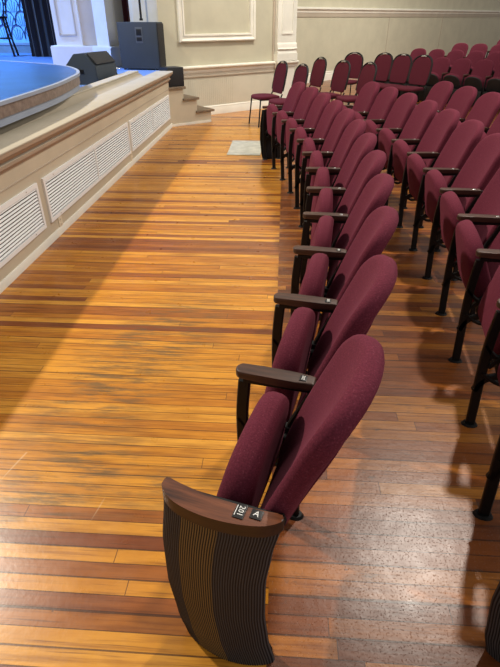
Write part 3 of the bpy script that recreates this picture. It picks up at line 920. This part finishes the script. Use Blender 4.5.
def plate(parent, s, x, y, dx=.016, dy=.024, rot=-90, size=.017, bar_=False, letter=False):
    bm = B(); box(bm, (x - dx / 2, y - dy / 2, .6405), (x + dx / 2, y + dy / 2, .6425), .0015, 0)
    if s:
        mt = Matrix.Translation((x + (.002 if bar_ else 0), y, .6431)) @ Matrix.Rotation(math.radians(rot), 4, 'Z')
        text_bm(bm, s, size, mt, 1)
        if bar_: box(bm, (x - dx * .40, y - dy * .36, .6425), (x - dx * .33, y + dy * .36, .6433), mi=1)
    return obj('letter_plate' if letter else 'number_plate', bm, [M['plate_black'], M['plate_white']], parent)

def theatre_seat(row, R_, th, dth, k, n, label, group, lean):
    tr = math.radians(th)
    P = CEN + Vector((math.cos(tr), math.sin(tr), 0)) * R_
    W = 2 * R_ * math.sin(math.radians(dth) / 2); h = math.radians(dth) / 2
    t = thing('theatre_seat', label, 'chair', P, tr, group)
    rz = h
    part('backrest', MESH['back' + row], t, rz=rz)
    part('back_shell', MESH['shell' + row], t, rz=rz)
    off = Matrix.Rotation(h, 4, 'Z') @ Vector((HX, W / 2, HZ))
    part('seat', MESH['seat'], t, loc=off, rz=rz, ry=-math.radians(lean))
    if k == 0:
        part('iron_stand', MESH['stand_end'], t, loc=(.012, .030, 0))
        a = part('armrest', MESH['carm'], t)
        part('end_panel', MESH['panel'], t)
    else:
        part('iron_stand', MESH['stand'], t)
        a = part('armrest', MESH['arm'], t); part('arm_bracket', MESH['link'], t)
    if k == n - 1:
        f = 2 * h; x = W * -math.sin(h); e = (x, W * math.cos(h), 0)
        part('iron_stand', MESH['stand'], t, loc=Matrix.Rotation(f, 4, 'Z') @ Vector((0, -.028, 0)) + Vector(e), rz=f)
        part('armrest', MESH['arm'], t, loc=e, rz=f)
        part('arm_bracket', MESH['link'], t, loc=e, rz=f)
        part('end_panel', MESH['panelm'], t, loc=e, rz=f)
    return t, a

ORD = ['first', 'second', 'third', 'fourth', 'fifth', 'sixth', 'seventh', 'eighth', 'ninth', 'tenth', 'eleventh', 'twelfth']
lean1 = [-9, -6, -5, -4, -2, 0, 3, 6, 8, 9, 10, 10]
for k in range(12):
    if k == 0: lab = 'maroon theatre seat nearest the camera, with ribbed end panel and armrest marked 201'
    elif k == 11: lab = 'maroon theatre seat at the far end of the front row, beside the pale floor mat'
    elif k == 1: lab = 'maroon theatre seat just behind the nearest one with ribbed panel, front row'
    else: lab = 'maroon folded theatre seat, %s from the near end of the front row' % ORD[k]
    t, a = theatre_seat('a', 10.605, -16.56 + 2.765 * k, 2.765, k, 12, lab, 'theatre seats of the front row', lean1[k])
    if k == 0:
        plate(a, '201', .205, .000, .026, .040, -90, .0195, True)
        plate(a, 'A', .244, .004, .028, .026, -10, .021, False, True)
    elif k < 4: plate(a, str(201 + k), .228, .000, .022, .028, -90, .0145); a.children[0].location.z = .0095
    else:
        bm = B(); cyl_z(bm, .225, 0, .649, .654, .009, .006, 10); obj('screw_cap', bm, M['nickel'], a)
capm = None
def cap(a):
    global capm
    if capm is None:
        bm = B(); cyl_z(bm, .225, 0, .649, .654, .009, .006, 10); capm = mesh_of('screw_cap', bm, M['nickel'])
    part('screw_cap', capm, a)
lean2 = [36] * 12
for k in range(12):
    if k == 0: lab = 'maroon theatre seat at second row near end, ribbed panel at bottom right corner'
    elif k == 11: lab = 'maroon theatre seat at the far end of the second row, before the banquet chairs'
    else: lab = 'maroon folded theatre seat, %s from the near end of the second row' % ORD[k]
    t, a = theatre_seat('b', 11.477, -15.33 + 2.587 * k, 2.587, k, 12, lab, 'theatre seats of the second row', -4 if k < 3 else 21 - (k % 3) * 2)
    cap(a)
n3 = 7
for k in range(n3):
    th = 15.15 - 2.41 * (n3 - k)
    if k == n3 - 1: lab = 'maroon theatre seat at the far end of the third row, before the banquet chairs'
    else: lab = 'maroon theatre seat in the third row, %s from its far end' % ORD[n3 - 1 - k]
    t, a = theatre_seat('c', 12.37, th, 2.41, k + 1, n3 + 1, lab, 'theatre seats of the third row', 18)
    cap(a)

# ------------------------------------------------------------------ raised rear block of theatre seats
FD = Vector((-.69, -.724, 0))            # the way these seats face
FR = Vector((.724, -.69, 0))             # along the row towards the right
TIER = .04
F0 = Vector((3.22, 11.75, 0))
FA = -FD
for k in range(5):
    bm = B()
    c = F0 + FA * (.88 * k - .42) - FR * 2.35
    dep = .88
    if k == 0: c = F0 - FA * 1.75 - FR * 1.60; dep = 1.75 - .42
    if k == 4: dep = 3.2
    obox(bm, c, FR, (0, 0, 0), (9, dep, TIER + .10 * k), .004)
    struct('floor_%d' % (k + 2), bm, M['floor_brown'], False)
ang = math.atan2(-FD.y, -FD.x)           # local +x = backwards
def far_seat(p, z, label, last=False):
    W = .51
    t = thing('theatre_seat', label, 'chair', Vector((p.x, p.y, z)), ang, 'theatre seats of the raised rear block')
    t.scale = (.9, .9, .9)
    part('backrest', MESH['backb'], t); part('back_shell', MESH['shellb'], t)
    part('seat', MESH['seatd'], t, loc=(HX, W / 2, HZ), ry=-math.radians(32))
    part('underseat_shade_box', MESH['support'], t)
    part('iron_stand', MESH['stand'], t); part('armrest', MESH['arm'], t); part('arm_bracket', MESH['link'], t)
    if last:
        part('iron_stand', MESH['stand'], t, loc=(0, W + .02, 0)); part('armrest', MESH['arm'], t, loc=(0, W + .02, 0)); part('arm_bracket', MESH['link'], t, loc=(0, W + .02, 0))
rows = [(-1.59, 8, 'front'), (-1.30, 7, 'second'), (-.75, 6, 'third'), (-.1, 4, 'fourth')]
for r, (s0, n, nm) in enumerate(rows):
    for k in range(n):
        p = F0 - FD * (.88 * r) + FR * (s0 + .462 * k + .225)
        lab = 'maroon theatre seat, %s row of the raised rear block, %s from left' % (nm, ORD[k])
        far_seat(p, TIER + .10 * r + .0005, lab, k == 0)

# ------------------------------------------------------------------ banquet chairs
def banquet(label, x, y, face, s=1.0):
    """face = direction (degrees, world) in which the sitter looks"""
    t = thing('banquet_chair', label, 'chair', (x, y, 0), math.radians(face), 'loose banquet chairs')
    t.scale = (s, s, s); return t
# local: +x = forward
def bq_back():
    bm = B(); ol = back_outline(.182, .192, .46, .150, 20, .03, 2.3)
    def pl(v, t, n): return Vector((-.205 - t * .21 - n + .35 * v * v, v, .50 + t * .978))
    pad(bm, ol, .035, pl, dome=.5, edge=.016, cen=(0, .24), rings=4); return bm
def bq_frame():
    bm = B(); ol = back_outline(.192, .204, .495, .170, 20, .01, 2.3)
    pts = [(v, t) for v, t in ol if t > .011]
    L = [Vector((-.225 - t * .21 + .3 * v * v, v, .485 + t * .978)) for v, t in pts]
    tube(bm, L, .015, 8); return bm
def bq_seat():
    bm = B(); ol = back_outline(.19, .215, .43, .13, 18, .05)
    def pl(v, t, n): return Vector((-.20 + t, v, .485 - n + .01 * math.sin(min(1, t / .43) * math.pi)))
    pad(bm, ol, .06, pl, dome=.4, edge=.022, cen=(0, .22), rings=4); return bm
def bq_leg(front, sgn):
    bm = B()
    if front: L = [(.175, sgn * .185, .43), (.195, sgn * .195, .2), (.215, sgn * .205, .005)]
    else: L = [(-.225, sgn * .19, .50), (-.20, sgn * .19, .42), (-.235, sgn * .20, .2), (-.29, sgn * .205, .005)]
    tube(bm, smoothline(L, 4), .0125, 8); return bm
def bq_rail():
    bm = B(); L = [(.175, .185, .425), (.175, -.185, .425), (-.20, -.185, .425), (-.20, .185, .425)]
    tube(bm, L, .011, 6, closed=True); return bm
def bq_grip():
    bm = B(); v = .05; tube(bm, [(-.312, -v, .955), (-.315, 0, .962), (-.312, v, .955)], .015, 6); return bm
BQ = [('seat', mesh_of('seat', bq_seat(), M['maroon_banquet'], 60)), ('backrest', mesh_of('backrest', bq_back(), M['maroon_banquet'], 60)),
      ('back_frame', mesh_of('back_frame', bq_frame(), M['iron'])), ('seat_frame', mesh_of('seat_frame', bq_rail(), M['iron'])),
      ('hand_grip', mesh_of('hand_grip', bq_grip(), M['nickel']))] + \
     [('leg', mesh_of('leg', bq_leg(f, s_), M['iron'])) for f in (True, False) for s_ in (1, -1)]
# (back-top pixel-derived world spot at z .98, facing angle, label)
bq = [(-.03, 9.5, 207, 0, 'maroon banquet chair at the far left end of the loose chairs, nearest the pilaster'),
      (.29, 8.92, 207, 0, 'maroon banquet chair second from the left, close behind the far end of the front row'),
      (.67, 10.5, 210, 0, 'maroon banquet chair third from the left, set back against bare floor and far wall'),
      (1.01, 9.75, 212, 0, 'maroon banquet chair fourth from the left, wide back showing its white top grip'),
      (1.46, 12.05, 240, 0, 'maroon banquet chair farthest back near the far wall, legs over bare floor'),
      (1.40, 9.35, 208, 0, 'maroon narrow-looking banquet chair directly behind the far end of the second row'),
      (1.93, 11.15, 224, TIER, 'maroon banquet chair, left one of the three before the raised block'),
      (2.22, 10.82, 224, TIER, 'maroon banquet chair, middle one of the three before the raised block'),
      (2.52, 10.5, 224, TIER, 'maroon banquet chair, right one of the three before the raised block')]
for x, y, fdeg, zz, lab in bq:
    fr = math.radians(fdeg); d = Vector((math.cos(fr), math.sin(fr), 0))
    c = Vector((x, y, 0)) + d * .31
    t = banquet(lab, c.x, c.y, fdeg); t.location.z = zz
    for nm, me in BQ: part(nm, me, t)
